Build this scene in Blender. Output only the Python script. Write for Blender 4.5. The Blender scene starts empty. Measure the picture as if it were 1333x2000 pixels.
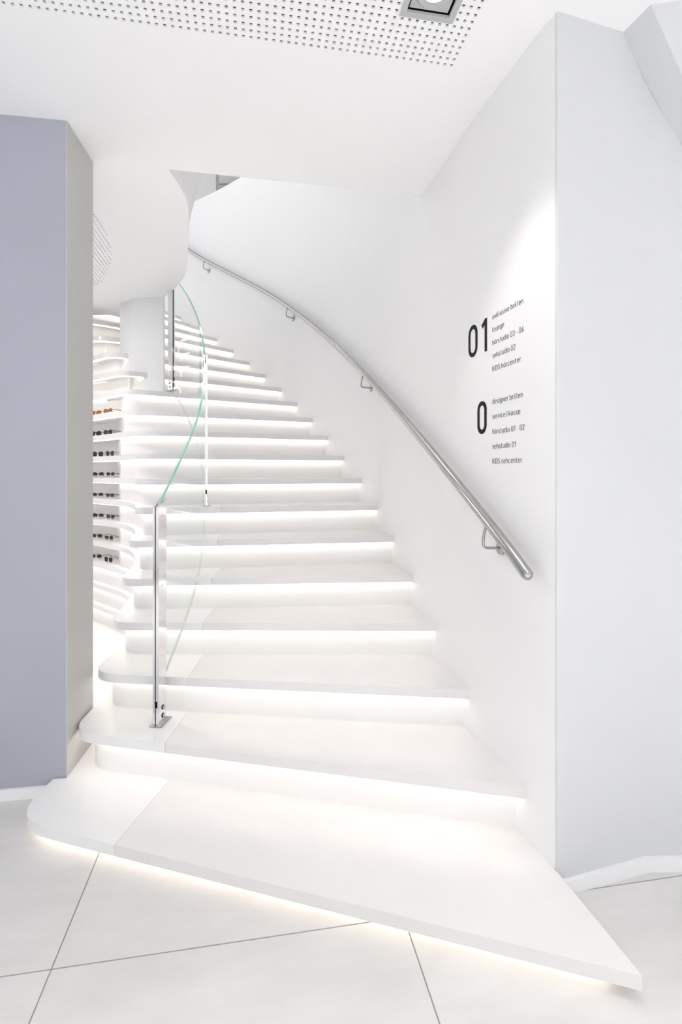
import bpy, bmesh, math, random
from mathutils import Vector, Matrix

# ------------------------------------------------------------------ camera, world, light, exposure
S = bpy.context.scene
COL = S.collection
cam_d = bpy.data.cameras.new('camera')
cam = bpy.data.objects.new('camera', cam_d)
COL.objects.link(cam)
cam.location = (0, 0, 1.45)
cam.rotation_euler = (math.pi / 2, 0, 0)
cam_d.sensor_width = 36.0
cam_d.lens = 18.0
cam_d.shift_y = -0.038
cam_d.clip_start = 0.02
S.camera = cam

S.view_settings.view_transform = 'Standard'
S.view_settings.look = 'None'
S.view_settings.gamma = 1.0
S.view_settings.use_curve_mapping = False
S.view_settings.exposure = 0.24
S.cycles.use_denoising = True
S.cycles.max_bounces = 8
S.cycles.diffuse_bounces = 6
S.cycles.glossy_bounces = 3
S.cycles.use_adaptive_sampling = True
S.cycles.adaptive_threshold = 0.1
S.cycles.transparent_max_bounces = 12
S.cycles.caustics_reflective = False
S.cycles.caustics_refractive = False

world = bpy.data.worlds.new('daylight')
S.world = world
world.use_nodes = True
bg = world.node_tree.nodes['Background']
bg.inputs['Color'].default_value = (0.955, 0.975, 1.0, 1)
bg.inputs['Strength'].default_value = 1.2


def lamp(name, kind, loc, energy, color=(1, 1, 1), rot=(0, 0, 0), **kw):
    d = bpy.data.lights.new(name, kind)
    d.energy = energy
    d.color = color
    for k, v in kw.items():
        setattr(d, k, v)
    o = bpy.data.objects.new(name, d)
    o.location = loc
    o.rotation_euler = rot
    COL.objects.link(o)
    return o


# added fill lamps, all out of view: shop, upper storey, display room
for lx, ly in ((-2.2, 0.55), (-0.75, 0.75), (0.6, 0.75), (1.9, 0.75), (-1.6, -0.9), (0.3, -0.9), (2.0, -0.9), (-1.6, -2.6), (0.3, -2.6), (2.0, -2.6)):
    lamp('shop_fill_light', 'AREA', (lx, ly, 3.02), 27.0 if ly < 0 else 2.0, (1.0, 0.99, 0.98), shape='DISK', size=0.2, spread=math.radians(80))  # added fill, lifts the ceiling by bounce off the floor
lamp('upper_fill_light', 'AREA', (-1.2, 5.0, 6.5), 18, (1, 0.93, 0.86), shape='DISK', size=0.8)  # invented lamp, warm fill for the stairwell top
lamp('display_fill_light', 'AREA', (-2.6, 3.5, 3.02), 17, (1, 0.965, 0.93), shape='DISK', size=0.3)  # added fill for the shelves and the ceiling beside the opening
lamp('display_fill_light', 'AREA', (-3.0, 3.0, 3.02), 34, (1, 0.965, 0.93), shape='DISK', size=0.2, spread=math.radians(48))  # second added fill, bounced off the hidden platform to the ceiling


# ------------------------------------------------------------------ materials
def new_mat(name):
    m = bpy.data.materials.new(name)
    m.use_nodes = True
    nt = m.node_tree
    return m, nt, nt.nodes['Principled BSDF']


def paint(name, color, rough=0.5, noise=0.0, scale=4.0, bump=0.0, bscale=200.0, spec=0.5, metal=0.0):
    m, nt, b = new_mat(name)
    b.inputs['Roughness'].default_value = rough
    b.inputs['Metallic'].default_value = metal
    b.inputs['Specular IOR Level'].default_value = spec
    tc = nt.nodes.new('ShaderNodeTexCoord')
    if noise > 0:
        n = nt.nodes.new('ShaderNodeTexNoise')
        n.inputs['Scale'].default_value = scale
        n.inputs['Detail'].default_value = 2
        nt.links.new(tc.outputs['Object'], n.inputs['Vector'])
        r = nt.nodes.new('ShaderNodeValToRGB')
        r.color_ramp.elements[0].position = 0.3
        r.color_ramp.elements[1].position = 0.7
        r.color_ramp.elements[0].color = (*[c * (1 - noise) for c in color], 1)
        r.color_ramp.elements[1].color = (*[min(1, c * (1 + noise)) for c in color], 1)
        nt.links.new(n.outputs['Fac'], r.inputs['Fac'])
        nt.links.new(r.outputs['Color'], b.inputs['Base Color'])
    else:
        b.inputs['Base Color'].default_value = (*color, 1)
    if bump > 0:
        n2 = nt.nodes.new('ShaderNodeTexNoise')
        n2.inputs['Scale'].default_value = bscale
        nt.links.new(tc.outputs['Object'], n2.inputs['Vector'])
        bp = nt.nodes.new('ShaderNodeBump')
        bp.inputs['Strength'].default_value = bump
        bp.inputs['Distance'].default_value = 0.002
        nt.links.new(n2.outputs['Fac'], bp.inputs['Height'])
        nt.links.new(bp.outputs['Normal'], b.inputs['Normal'])
    return m


def emit(name, color, strength):
    m, nt, b = new_mat(name)
    b.inputs['Base Color'].default_value = (*color, 1)
    b.inputs['Emission Color'].default_value = (*color, 1)
    b.inputs['Emission Strength'].default_value = strength
    return m


M = {}
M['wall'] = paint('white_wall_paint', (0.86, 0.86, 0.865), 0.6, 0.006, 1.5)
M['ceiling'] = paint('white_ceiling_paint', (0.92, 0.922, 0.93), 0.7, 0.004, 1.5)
M['wall_shade'] = paint('shaded_cool_white_wall_paint', (0.635, 0.646, 0.664), 0.6, 0.006, 1.5)  # darker copy of the wall white, shade of the right wall in its colour
M['upper'] = paint('upper_wall_paint', (0.86, 0.85, 0.84), 0.6, 0.02, 2)
M['taupe'] = paint('taupe_panel', (0.68, 0.61, 0.575), 0.5, 0.05, 3)
M['blue'] = paint('blue_grey_wall_paint', (0.385, 0.402, 0.468), 0.55, 0.012, 3)
M['jamb'] = paint('warm_grey_jamb_paint', (0.53, 0.525, 0.51), 0.55, 0.012, 2)
M['skirting'] = paint('white_skirting', (0.84, 0.845, 0.86), 0.4, 0.005, 3)
M['slab'] = paint('grey_white_stone_tread', (0.765, 0.755, 0.75), 0.28, 0.015, 6, spec=0.4)
M['end'] = paint('white_solid_surface', (0.835, 0.835, 0.835), 0.3, 0.004, 4, spec=0.4)
M['riser'] = paint('white_riser', (0.85, 0.85, 0.845), 0.4, 0.006, 3)
M['column'] = paint('pale_grey_column_paint', (0.80, 0.81, 0.81), 0.6, 0.006, 2)
M['led'] = emit('warm_led_strip', (1.0, 0.91, 0.825), 4.4)
M['lamp'] = emit('downlight_bulb', (1.0, 0.95, 0.9), 1.6)
M['steel'] = paint('brushed_steel', (0.44, 0.44, 0.435), 0.24, 0.05, 30, metal=1.0)
M['polish'] = paint('polished_steel', (0.86, 0.86, 0.875), 0.12, 0.02, 8, metal=1.0)
M['black'] = paint('black_rubber', (0.004, 0.004, 0.005), 0.5, 0.1, 30, spec=0.1)
M['vinyl'] = paint('black_vinyl_lettering', (0.010, 0.008, 0.008), 0.5, 0.25, 250, spec=0.12)
M['text'] = paint('grey_vinyl_lettering', (0.06, 0.06, 0.064), 0.5, 0.05, 100, spec=0.12)
M['alu'] = paint('grey_lamp_frame', (0.50, 0.505, 0.52), 0.4, 0.02, 20)
M['felt'] = paint('dark_acoustic_felt', (0.055, 0.055, 0.06), 0.9, 0.1, 60, spec=0.0)
M['grout'] = paint('beige_grout', (0.42, 0.38, 0.35), 0.9, 0.05, 40)
M['fblack'] = paint('black_acetate', (0.008, 0.007, 0.007), 0.2, 0.1, 60)
M['ftort'] = paint('tortoiseshell_acetate', (0.13, 0.045, 0.015), 0.2, 0.8, 90)
M['fgold'] = paint('dark_bronze_frame', (0.10, 0.07, 0.035), 0.25, 0.2, 60, metal=0.6)
M['ldark'] = paint('dark_tinted_lens', (0.012, 0.010, 0.010), 0.08, 0.1, 20)
M['lamber'] = paint('amber_tinted_lens', (0.42, 0.17, 0.045), 0.08, 0.2, 20)
M['lpale'] = paint('pale_tinted_lens', (0.62, 0.60, 0.56), 0.08, 0.05, 20)


def gradient_lens():
    m, nt, b = new_mat('gradient_tinted_lens')
    tc = nt.nodes.new('ShaderNodeTexCoord')
    sp = nt.nodes.new('ShaderNodeSeparateXYZ')
    nt.links.new(tc.outputs['Object'], sp.inputs[0])
    r = nt.nodes.new('ShaderNodeValToRGB')
    mr = nt.nodes.new('ShaderNodeMapRange')
    mr.inputs['From Min'].default_value = 0.006
    mr.inputs['From Max'].default_value = 0.047
    nt.links.new(sp.outputs['Z'], mr.inputs['Value'])
    nt.links.new(mr.outputs[0], r.inputs['Fac'])
    r.color_ramp.elements[0].position = 0.22
    r.color_ramp.elements[0].color = (0.55, 0.52, 0.49, 1)
    r.color_ramp.elements[1].position = 0.42
    r.color_ramp.elements[1].color = (0.012, 0.010, 0.010, 1)
    nt.links.new(r.outputs['Color'], b.inputs['Base Color'])
    b.inputs['Roughness'].default_value = 0.1
    return m


M['lgrad'] = gradient_lens()


def tile_mat():
    m, nt, b = new_mat('pale_concrete_tile')
    tc = nt.nodes.new('ShaderNodeTexCoord')
    mp = nt.nodes.new('ShaderNodeMapping')
    mp.inputs['Scale'].default_value = (1.0, 3.2, 1.0)
    mp.inputs['Rotation'].default_value = (0, 0, 0.12)
    nt.links.new(tc.outputs['Object'], mp.inputs['Vector'])
    n = nt.nodes.new('ShaderNodeTexNoise')
    n.inputs['Scale'].default_value = 2.6
    n.inputs['Detail'].default_value = 7
    n.inputs['Roughness'].default_value = 0.62
    nt.links.new(mp.outputs['Vector'], n.inputs['Vector'])
    r = nt.nodes.new('ShaderNodeValToRGB')
    r.color_ramp.elements[0].position = 0.28
    r.color_ramp.elements[0].color = (0.61, 0.60, 0.59, 1)
    r.color_ramp.elements[1].position = 0.72
    r.color_ramp.elements[1].color = (0.69, 0.685, 0.675, 1)
    nt.links.new(n.outputs['Fac'], r.inputs['Fac'])
    nt.links.new(r.outputs['Color'], b.inputs['Base Color'])
    b.inputs['Roughness'].default_value = 0.42
    b.inputs['Specular IOR Level'].default_value = 0.35
    return m


M['tile'] = tile_mat()


def glass_mat():
    m = bpy.data.materials.new('clear_glass')
    m.use_nodes = True
    nt = m.node_tree
    nt.nodes.clear()
    out = nt.nodes.new('ShaderNodeOutputMaterial')
    mix = nt.nodes.new('ShaderNodeMixShader')
    tr = nt.nodes.new('ShaderNodeBsdfTransparent')
    tr.inputs['Color'].default_value = (0.985, 0.995, 0.99, 1)
    gl = nt.nodes.new('ShaderNodeBsdfGlossy')
    gl.inputs['Roughness'].default_value = 0.0
    gl.inputs['Color'].default_value = (0.95, 1, 0.98, 1)
    fr = nt.nodes.new('ShaderNodeFresnel')
    fr.inputs['IOR'].default_value = 1.45
    geo = nt.nodes.new('ShaderNodeNewGeometry')
    sub = nt.nodes.new('ShaderNodeMath')
    sub.operation = 'SUBTRACT'
    sub.inputs[0].default_value = 1.0
    mul = nt.nodes.new('ShaderNodeMath')
    mul.operation = 'MULTIPLY'
    nt.links.new(geo.outputs['Backfacing'], sub.inputs[1])
    nt.links.new(fr.outputs['Fac'], mul.inputs[0])
    nt.links.new(sub.outputs[0], mul.inputs[1])
    nt.links.new(mul.outputs[0], mix.inputs['Fac'])
    nt.links.new(tr.outputs[0], mix.inputs[1])
    nt.links.new(gl.outputs[0], mix.inputs[2])
    nt.links.new(mix.outputs[0], out.inputs['Surface'])
    return m


M['glass'] = glass_mat()
M['glass_edge'] = paint('green_glass_edge', (0.36, 0.68, 0.54), 0.12, 0.15, 6)
M['glass_foot'] = paint('ground_glass_edge', (0.66, 0.70, 0.685), 0.3, 0.03, 6)


# ------------------------------------------------------------------ helpers
def link(name, me, mats, parent=None, smooth=None):
    o = bpy.data.objects.new(name, me)
    COL.objects.link(o)
    for m in (mats if isinstance(mats, (list, tuple)) else [mats]):
        if m and len(me.materials) < 8:
            me.materials.append(m)
    if parent is not None:
        o.parent = parent
        o.matrix_parent_inverse = parent.matrix_world.inverted() if False else Matrix.Translation(-Vector(parent.location)) if parent.type == 'EMPTY' and parent.rotation_euler.z == 0 else Matrix.Identity(4)
    if smooth is not None:
        me.polygons.foreach_set('use_smooth', [True] * len(me.polygons))
        try:
            me.set_sharp_from_angle(angle=math.radians(smooth))
        except Exception:
            pass
    return o


def from_bm(name, bm, mats, parent=None, smooth=None, recalc=True):
    if recalc:
        bmesh.ops.recalc_face_normals(bm, faces=bm.faces)
    me = bpy.data.meshes.new(name)
    bm.to_mesh(me)
    bm.free()
    return link(name, me, mats, parent, smooth)


def from_py(name, v, f, mats, parent=None, smooth=None):
    bm = bmesh.new()
    vs = [bm.verts.new(p) for p in v]
    for q in f:
        try:
            bm.faces.new([vs[i] for i in q])
        except ValueError:
            pass
    return from_bm(name, bm, mats, parent, smooth)


def tag(o, label=None, cat=None, group=None, kind=None):
    if label:
        o['label'] = label
    if cat:
        o['category'] = cat
    if group:
        o['group'] = group
    if kind:
        o['kind'] = kind
    return o


def empty(name, loc=(0, 0, 0), rz=0):
    o = bpy.data.objects.new(name, None)
    o.empty_display_size = 0.1
    COL.objects.link(o)
    o.location = loc
    o.rotation_euler = (0, 0, rz)
    return o


def catmull(pts, per=8):
    out = []
    n = len(pts)
    for i in range(n - 1):
        p0 = pts[i - 1] if i > 0 else tuple(2 * a - b for a, b in zip(pts[0], pts[1]))
        p1, p2 = pts[i], pts[i + 1]
        p3 = pts[i + 2] if i + 2 < n else tuple(2 * a - b for a, b in zip(pts[-1], pts[-2]))
        for k in range(per):
            t = k / per
            out.append(tuple(0.5 * (2 * b + (c - a) * t + (2 * a - 5 * b + 4 * c - d) * t * t + (3 * b - a - 3 * c + d) * t ** 3)
                             for a, b, c, d in zip(p0, p1, p2, p3)))
    out.append(tuple(pts[-1]))
    return out


def offset(pl, d):
    """shift a plan polyline to its right-hand side by d"""
    out = []
    n = len(pl)
    for i in range(n):
        a, b = pl[max(0, i - 1)], pl[min(n - 1, i + 1)]
        dx, dy = b[0] - a[0], b[1] - a[1]
        l = math.hypot(dx, dy) or 1
        out.append((pl[i][0] + dy / l * d, pl[i][1] - dx / l * d))
    return out


def prism_bm(poly, z0, z1, bm=None):
    bm = bm or bmesh.new()
    lo = [bm.verts.new((x, y, z0)) for x, y in poly]
    hi = [bm.verts.new((x, y, z1)) for x, y in poly]
    n = len(poly)
    for i in range(n):
        j = (i + 1) % n
        bm.faces.new((lo[i], lo[j], hi[j], hi[i]))
    f1 = bm.faces.new(lo)
    f2 = bm.faces.new(hi)
    bmesh.ops.triangulate(bm, faces=[f1, f2])
    return bm


def ribbon_bm(a, b, z0, z1, bm=None):
    """solid between two plan polylines of equal length"""
    bm = bm or bmesh.new()
    n = len(a)
    V = [[bm.verts.new((p[0], p[1], z)) for p in pl] for pl, z in ((a, z0), (b, z0), (b, z1), (a, z1))]
    for i in range(n - 1):
        for k in range(4):
            k2 = (k + 1) % 4
            bm.faces.new((V[k][i], V[k][i + 1], V[k2][i + 1], V[k2][i]))
    bm.faces.new([V[k][0] for k in range(4)])
    bm.faces.new([V[k][-1] for k in range(4)][::-1])
    return bm


def box_bm(x0, x1, y0, y1, z0, z1, bm=None):
    return prism_bm([(x0, y0), (x1, y0), (x1, y1), (x0, y1)], z0, z1, bm)


def tube_bm(path, r, seg=14, bm=None, caps=True):
    bm = bm or bmesh.new()
    path = [Vector(p) for p in path]
    rings = []
    up = Vector((0, 0, 1))
    for i, p in enumerate(path):
        t = (path[min(i + 1, len(path) - 1)] - path[max(i - 1, 0)]).normalized()
        ref = up if abs(t.dot(up)) < 0.95 else Vector((0, 1, 0))
        if i == 0:
            n = (ref - t * ref.dot(t)).normalized()
        else:
            n = (prev - t * prev.dot(t)).normalized()
        prev = n
        b = t.cross(n)
        rr = r[i] if isinstance(r, (list, tuple)) else r
        rings.append([bm.verts.new(p + (n * math.cos(a) + b * math.sin(a)) * rr)
                      for a in [2 * math.pi * k / seg for k in range(seg)]])
    for i in range(len(rings) - 1):
        for k in range(seg):
            bm.faces.new((rings[i][k], rings[i][(k + 1) % seg], rings[i + 1][(k + 1) % seg], rings[i + 1][k]))
    if caps:
        bm.faces.new(rings[0])
        bm.faces.new(rings[-1])
    return bm


def clip(poly, p, n):
    """part of a plan polygon where (q-p).n >= 0"""
    out = []
    m = len(poly)
    for i in range(m):
        a, b = poly[i], poly[(i + 1) % m]
        da = (a[0] - p[0]) * n[0] + (a[1] - p[1]) * n[1]
        db = (b[0] - p[0]) * n[0] + (b[1] - p[1]) * n[1]
        if da >= 0:
            out.append(a)
        if (da >= 0) != (db >= 0):
            t = da / (da - db)
            out.append((a[0] + (b[0] - a[0]) * t, a[1] + (b[1] - a[1]) * t))
    return out


# ------------------------------------------------------------------ plan of the place (metres; x right, y away from the camera)
CEIL = 3.04
TH = math.atan(0.168)
AX = (math.cos(TH), math.sin(TH))
BX = (-math.sin(TH), math.cos(TH))
RISE, Z1, SLAB = 0.19, 0.078, 0.042


def zt(n):
    return Z1 + (n - 1) * RISE


# stair wall, from the front corner round to the back
WALL_PTS = [(0.742, 1.766), (0.690, 1.94), (0.588, 2.343), (0.508, 2.736), (0.435, 3.073), (0.356, 3.44), (0.270, 3.78),
            (0.163, 4.10), (0.025, 4.38), (-0.117, 4.64), (-0.277, 4.92), (-0.447, 5.21), (-0.637, 5.47), (-0.846, 5.70),
            (-1.063, 5.92), (-1.290, 6.13), (-1.541, 6.33), (-1.80, 6.52), (-2.1, 6.70), (-2.5, 6.86), (-3.2, 7.0)]
W = catmull(WALL_PTS, 6)
# nose of each tread: right end at the wall and slope towards the left
NOSE = {1: (0.823, 1.397, -0.297), 2: (0.690, 1.924, -0.2155), 3: (0.588, 2.343, -0.106), 4: (0.511, 2.736, -0.006),
        5: (0.435, 3.073, 0.072), 6: (0.356, 3.44, 0.163), 7: (0.270, 3.78, 0.255), 8: (0.163, 4.10, 0.33),
        9: (0.022, 4.38, 0.395), 10: (-0.117, 4.64, 0.434), 11: (-0.279, 4.92, 0.455)}
# common contour of the rounded tread ends that run on as shelves
LPTS = [(-1.236, 1.9), (-1.240, 2.3), (-1.248, 2.55), (-1.265, 2.78), (-1.290, 2.98), (-1.335, 3.2), (-1.388, 3.42),
        (-1.478, 3.68), (-1.62, 3.97), (-1.80, 4.23), (-2.03, 4.45), (-2.3, 4.68), (-2.65, 4.88), (-3.1, 5.0)]
LC = catmull(LPTS, 5)
FIL = {2: 0.13, 3: 0.14, 4: 0.13, 5: 0.11, 6: 0.10, 7: 0.14, 8: 0.2, 9: 0.25, 10: 0.3, 11: 0.3}
UPPER = {12: [(-0.447, 5.21), (-1.24, 4.72), (-1.62, 4.48), (-1.80, 4.38), (-1.98, 4.46), (-2.37, 4.80), (-2.75, 4.98), (-3.15, 5.06)],
         13: [(-0.637, 5.47), (-1.305, 4.965), (-1.60, 4.75), (-1.80, 4.60), (-1.93, 4.54), (-2.10, 4.61), (-2.40, 4.83), (-2.8, 5.0), (-3.15, 5.06)],
         14: [(-0.846, 5.70), (-1.38, 5.24), (-1.63, 5.02), (-1.90, 4.76), (-2.04, 4.665), (-2.18, 4.68), (-2.40, 4.85), (-2.8, 5.0), (-3.15, 5.06)],
         15: [(-1.063, 5.92), (-1.46, 5.55), (-1.71, 5.27), (-2.0, 4.97), (-2.13, 4.86), (-2.29, 4.81), (-2.5, 4.87), (-2.8, 5.0), (-3.15, 5.06)],
         16: [(-1.290, 6.13), (-1.54, 5.86), (-1.80, 5.55), (-2.05, 5.22), (-2.20, 5.05), (-2.40, 4.91), (-2.6, 4.92), (-2.85, 5.0), (-3.15, 5.06)],
         17: [(-1.541, 6.33), (-1.65, 6.2), (-1.91, 5.88), (-2.2, 5.5), (-2.4, 5.25), (-2.7, 5.1), (-3.15, 5.1)],
         18: [(-1.80, 6.52), (-2.0, 6.2), (-2.3, 5.8), (-2.6, 5.45), (-3.15, 5.2)],
         19: [(-2.1, 6.70), (-2.25, 6.4), (-2.55, 5.9), (-2.9, 5.5), (-3.25, 5.3)],
         20: [(-2.5, 6.86), (-2.6, 6.5), (-2.85, 6.0), (-3.25, 5.55)]}


def contour(n, dn=0.0, dl=0.0, ext=0.0):
    """front edge of tread n in plan, right wall to far left; dn/dl = inset of nose and of shelf part"""
    if n >= 12:
        pl = offset(catmull(UPPER[n], 6), dn)
        if ext:
            a, b = pl[0], pl[1]
            l = math.hypot(a[0] - b[0], a[1] - b[1])
            pl = [(a[0] + (a[0] - b[0]) / l * ext, a[1] + (a[1] - b[1]) / l * ext)] + pl
        return pl
    x0, y0, s = NOSE[n]
    l = math.hypot(1, s)
    d = (-1 / l, -s / l)
    nx, ny = d[1], -d[0]
    p = (x0 + nx * dn, y0 + ny * dn)
    L = offset(LC, dl)
    best = None
    for i in range(len(L) - 1):
        a, b = L[i], L[i + 1]
        ca = (a[0] - p[0]) * nx + (a[1] - p[1]) * ny
        cb = (b[0] - p[0]) * nx + (b[1] - p[1]) * ny
        if ca < 0 <= cb:
            t = ca / (ca - cb)
            best = (i, (a[0] + (b[0] - a[0]) * t, a[1] + (b[1] - a[1]) * t))
            break
    i, P = best
    t = FIL[n]
    A = (P[0] - d[0] * t, P[1] - d[1] * t)
    rest, acc, prev, Bp = [], 0.0, P, None
    for q in L[i + 1:]:
        seg = math.hypot(q[0] - prev[0], q[1] - prev[1])
        if Bp is None and acc + seg >= t:
            k = (t - acc) / seg
            Bp = (prev[0] + (q[0] - prev[0]) * k, prev[1] + (q[1] - prev[1]) * k)
            rest.append(q)
        elif Bp is not None:
            rest.append(q)
        acc += seg
        prev = q
    arc = []
    for k in range(11):
        u = k / 10
        arc.append(tuple((1 - u) ** 3 * A[c] + 3 * (1 - u) ** 2 * u * (A[c] + (P[c] - A[c]) * 0.62)
                         + 3 * (1 - u) * u * u * (Bp[c] + (P[c] - Bp[c]) * 0.62) + u ** 3 * Bp[c] for c in (0, 1)))
    start = (p[0] - d[0] * ext, p[1] - d[1] * ext)
    mids = [(start[0] + (A[0] - start[0]) * k / 6, start[1] + (A[1] - start[1]) * k / 6) for k in range(6)]
    return mids + arc + rest


# ------------------------------------------------------------------ floor
floor = from_bm('floor', box_bm(-4.6, 3.6, -4.2, 7.4, -0.06, -0.004), M['grout'])
tag(floor, 'pale concrete tiled shop floor', kind='structure')
PT = 1.067
O0 = (-0.847, 1.496)
g = 0.0022
tb = box_bm(g, PT - g, g, PT - g, -0.004, 0.0)
bmesh.ops.recalc_face_normals(tb, faces=tb.faces)
tile_me = bpy.data.meshes.new('floor_tile')
tb.to_mesh(tile_me)
tb.free()
tile_me.materials.append(M['tile'])
for i in range(-4, 5):
    for j in range(-6, 2):
        x = O0[0] + AX[0] * i * PT + BX[0] * j * PT
        y = O0[1] + AX[1] * i * PT + BX[1] * j * PT
        cx, cy = x + (AX[0] + BX[0]) * PT / 2, y + (AX[1] + BX[1]) * PT / 2
        if not (-4.0 < cx < 3.0 and -3.6 < cy < 3.2):
            continue
        o = bpy.data.objects.new('floor_tile', tile_me)
        COL.objects.link(o)
        o.location = (x, y, 0)
        o.rotation_euler = (0, 0, TH)
        o.parent = floor

# ------------------------------------------------------------------ stair wall and the wall right of it
WT = 4.94
back = offset(W, 0)
out_w = [(p[0], p[1]) for p in offset(W[::-1], -0.0)][::-1]


def outward(pl, d):
    return offset(pl, d)      # the wall runs away from the camera, its outside is the right-hand side


# soft front corner, then the stretch to the right
RW = [(1.115, 1.875), (1.6, 1.886), (3.25, 1.92)]
c0 = (0.742, 1.766)
corner = [(0.752, 1.735), (0.7445, 1.757), (0.7445, 1.757)]
inner = [(0.7415, 1.7715)] + W[1:]
wall_poly_in = inner
sw = ribbon_bm(inner, outward(inner, 0.12), -0.003, WT)
wall_stair = from_bm('wall_right', sw, M['wall'], smooth=40)
tag(wall_stair, 'curved white wall rising along the stairs', kind='structure')
q = W[1]
rb = bmesh.new()
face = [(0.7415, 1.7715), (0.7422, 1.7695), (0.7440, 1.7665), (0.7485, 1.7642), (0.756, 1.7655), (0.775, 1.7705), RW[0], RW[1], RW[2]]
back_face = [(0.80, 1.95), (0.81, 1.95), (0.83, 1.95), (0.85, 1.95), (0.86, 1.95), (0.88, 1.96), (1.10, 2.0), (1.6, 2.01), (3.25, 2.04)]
wall_front = from_bm('wall_front', ribbon_bm(face, back_face, -0.003, CEIL + 0.3, rb), M['wall_shade'], smooth=25)
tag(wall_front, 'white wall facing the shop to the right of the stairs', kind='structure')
base_r = [(0.765, 1.7635), (1.118, 1.868), (1.6, 1.878), (3.25, 1.912)]
bb = ribbon_bm(offset(base_r, 0.010), offset(base_r, -0.010), 0.0, 0.048)
tag(from_bm('baseboard_right', bb, M['skirting']), 'low white skirting along the right wall', kind='structure')
# faceted bulkhead where the right wall meets the ceiling
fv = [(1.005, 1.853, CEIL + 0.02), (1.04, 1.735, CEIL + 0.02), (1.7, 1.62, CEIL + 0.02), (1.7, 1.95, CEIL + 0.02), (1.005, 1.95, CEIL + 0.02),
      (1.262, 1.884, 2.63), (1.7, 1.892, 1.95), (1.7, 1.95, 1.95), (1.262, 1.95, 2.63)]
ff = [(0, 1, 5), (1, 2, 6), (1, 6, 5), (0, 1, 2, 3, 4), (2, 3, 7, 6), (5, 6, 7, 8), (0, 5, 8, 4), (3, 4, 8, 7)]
tag(from_py('trim_1', fv, ff, M['wall_shade']), 'faceted white bulkhead at the ceiling on the right', kind='structure')

# ------------------------------------------------------------------ blue wall and jamb on the left
WLs = 0.1525
wl = [(-1.242, 2.310), (-4.3, 2.310 - (4.3 - 1.242) * WLs)]
poly = [wl[0], wl[1], (-4.3, wl[1][1] + 0.30), (-1.285, 2.615)]
wall_left = from_bm('wall_left', prism_bm(poly, 0.0, CEIL + 0.02), M['blue'])
tag(wall_left, 'blue-grey wall at the left edge', kind='structure')
jp = [(-1.2385, 2.3105), (-1.2425, 2.3095), (-1.289, 2.6155), (-1.284, 2.616), (-1.2705, 2.6165)]
jp = [(-1.2375, 2.3107), (-1.2425, 2.3104), (-1.286, 2.6163), (-1.268, 2.6163)]
j = from_bm('jamb', prism_bm(jp, 0.0, CEIL + 0.01), M['jamb'], wall_left)
tag(j, 'warm grey narrow end face of the wall')
bl = [(-1.30, wl[0][1] - 0.058 * WLs), wl[1]]
bbl = ribbon_bm(offset(bl, -0.010), offset(bl, 0.004), 0.0, 0.05)
tag(from_bm('baseboard_left', bbl, M['skirting']), 'white skirting below the blue-grey wall', kind='structure')
# side walls of the shop and of the display room behind (out of view)
for nm, a in (('wall_side', (-4.5, -4.3, -4.2, 5.6)), ('wall_far', (3.2, 3.4, -4.2, 2.0)), ('wall_back', (-4.3, -3.0, 5.05, 5.25))):
    tag(from_bm(nm, box_bm(a[0], a[1], a[2], a[3], 0, CEIL), M['wall']), 'plain white wall of the shop', kind='structure')

# ------------------------------------------------------------------ ceiling with the stairwell opening and perforated fields
edge_left = catmull([(-0.905, 2.68), (-0.895, 2.86), (-0.905, 3.02), (-0.952, 3.20), (-0.995, 3.34), (-1.095, 3.66), (-1.20, 3.98), (-1.30, 4.20), (-1.40, 4.36),
                     (-1.60, 4.64), (-1.85, 4.95), (-2.2, 5.12), (-2.6, 5.16), (-3.2, 5.16)], 5)
wo = offset(W, 0.06)
wo = [p for p in wo if p[1] > 2.98]
opening = [(0.52, 2.958)] + wo + [(-3.2, 7.1)] + edge_left[::-1]
PIT = 0.0275
HOLE = 0.0054
# last hole of the front field
H0 = (0.431, 1.996)


def perf_cells_1():
    cells = set()
    for i in range(0, 118):
        for jj in range(0, 70):
            if 3 <= i <= 9 and 7 <= jj <= 13:
                continue
            cells.add((i, jj))
    return cells


def perf_cells_2():
    bnd = catmull([(-1.40, 2.62), (-1.476, 3.0), (-1.61, 3.58), (-1.85, 4.05), (-2.17, 4.43), (-2.8, 4.8)], 6)
    cells = set()
    for i in range(58, 170):
        for jj in range(-100, -20):
            x, y = cell_xy(i, jj)
            if x < -3.0 or y < 2.75 - (x + 1.25) * -0.15 + 0.1 or y > 4.75:
                continue
            bx = None
            for a, b in zip(bnd, bnd[1:]):
                if a[1] <= y < b[1]:
                    bx = a[0] + (b[0] - a[0]) * (y - a[1]) / (b[1] - a[1])
            if bx is not None and x < bx:
                cells.add((i, jj))
    return cells


def cell_xy(i, jj, du=0.0, dv=0.0):
    """i columns to the left, jj rows towards the camera, from the last hole"""
    a, b = -(i + du) * PIT, -(jj + dv) * PIT
    return (H0[0] + AX[0] * a + BX[0] * b, H0[1] + AX[1] * a + BX[1] * b)


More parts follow.
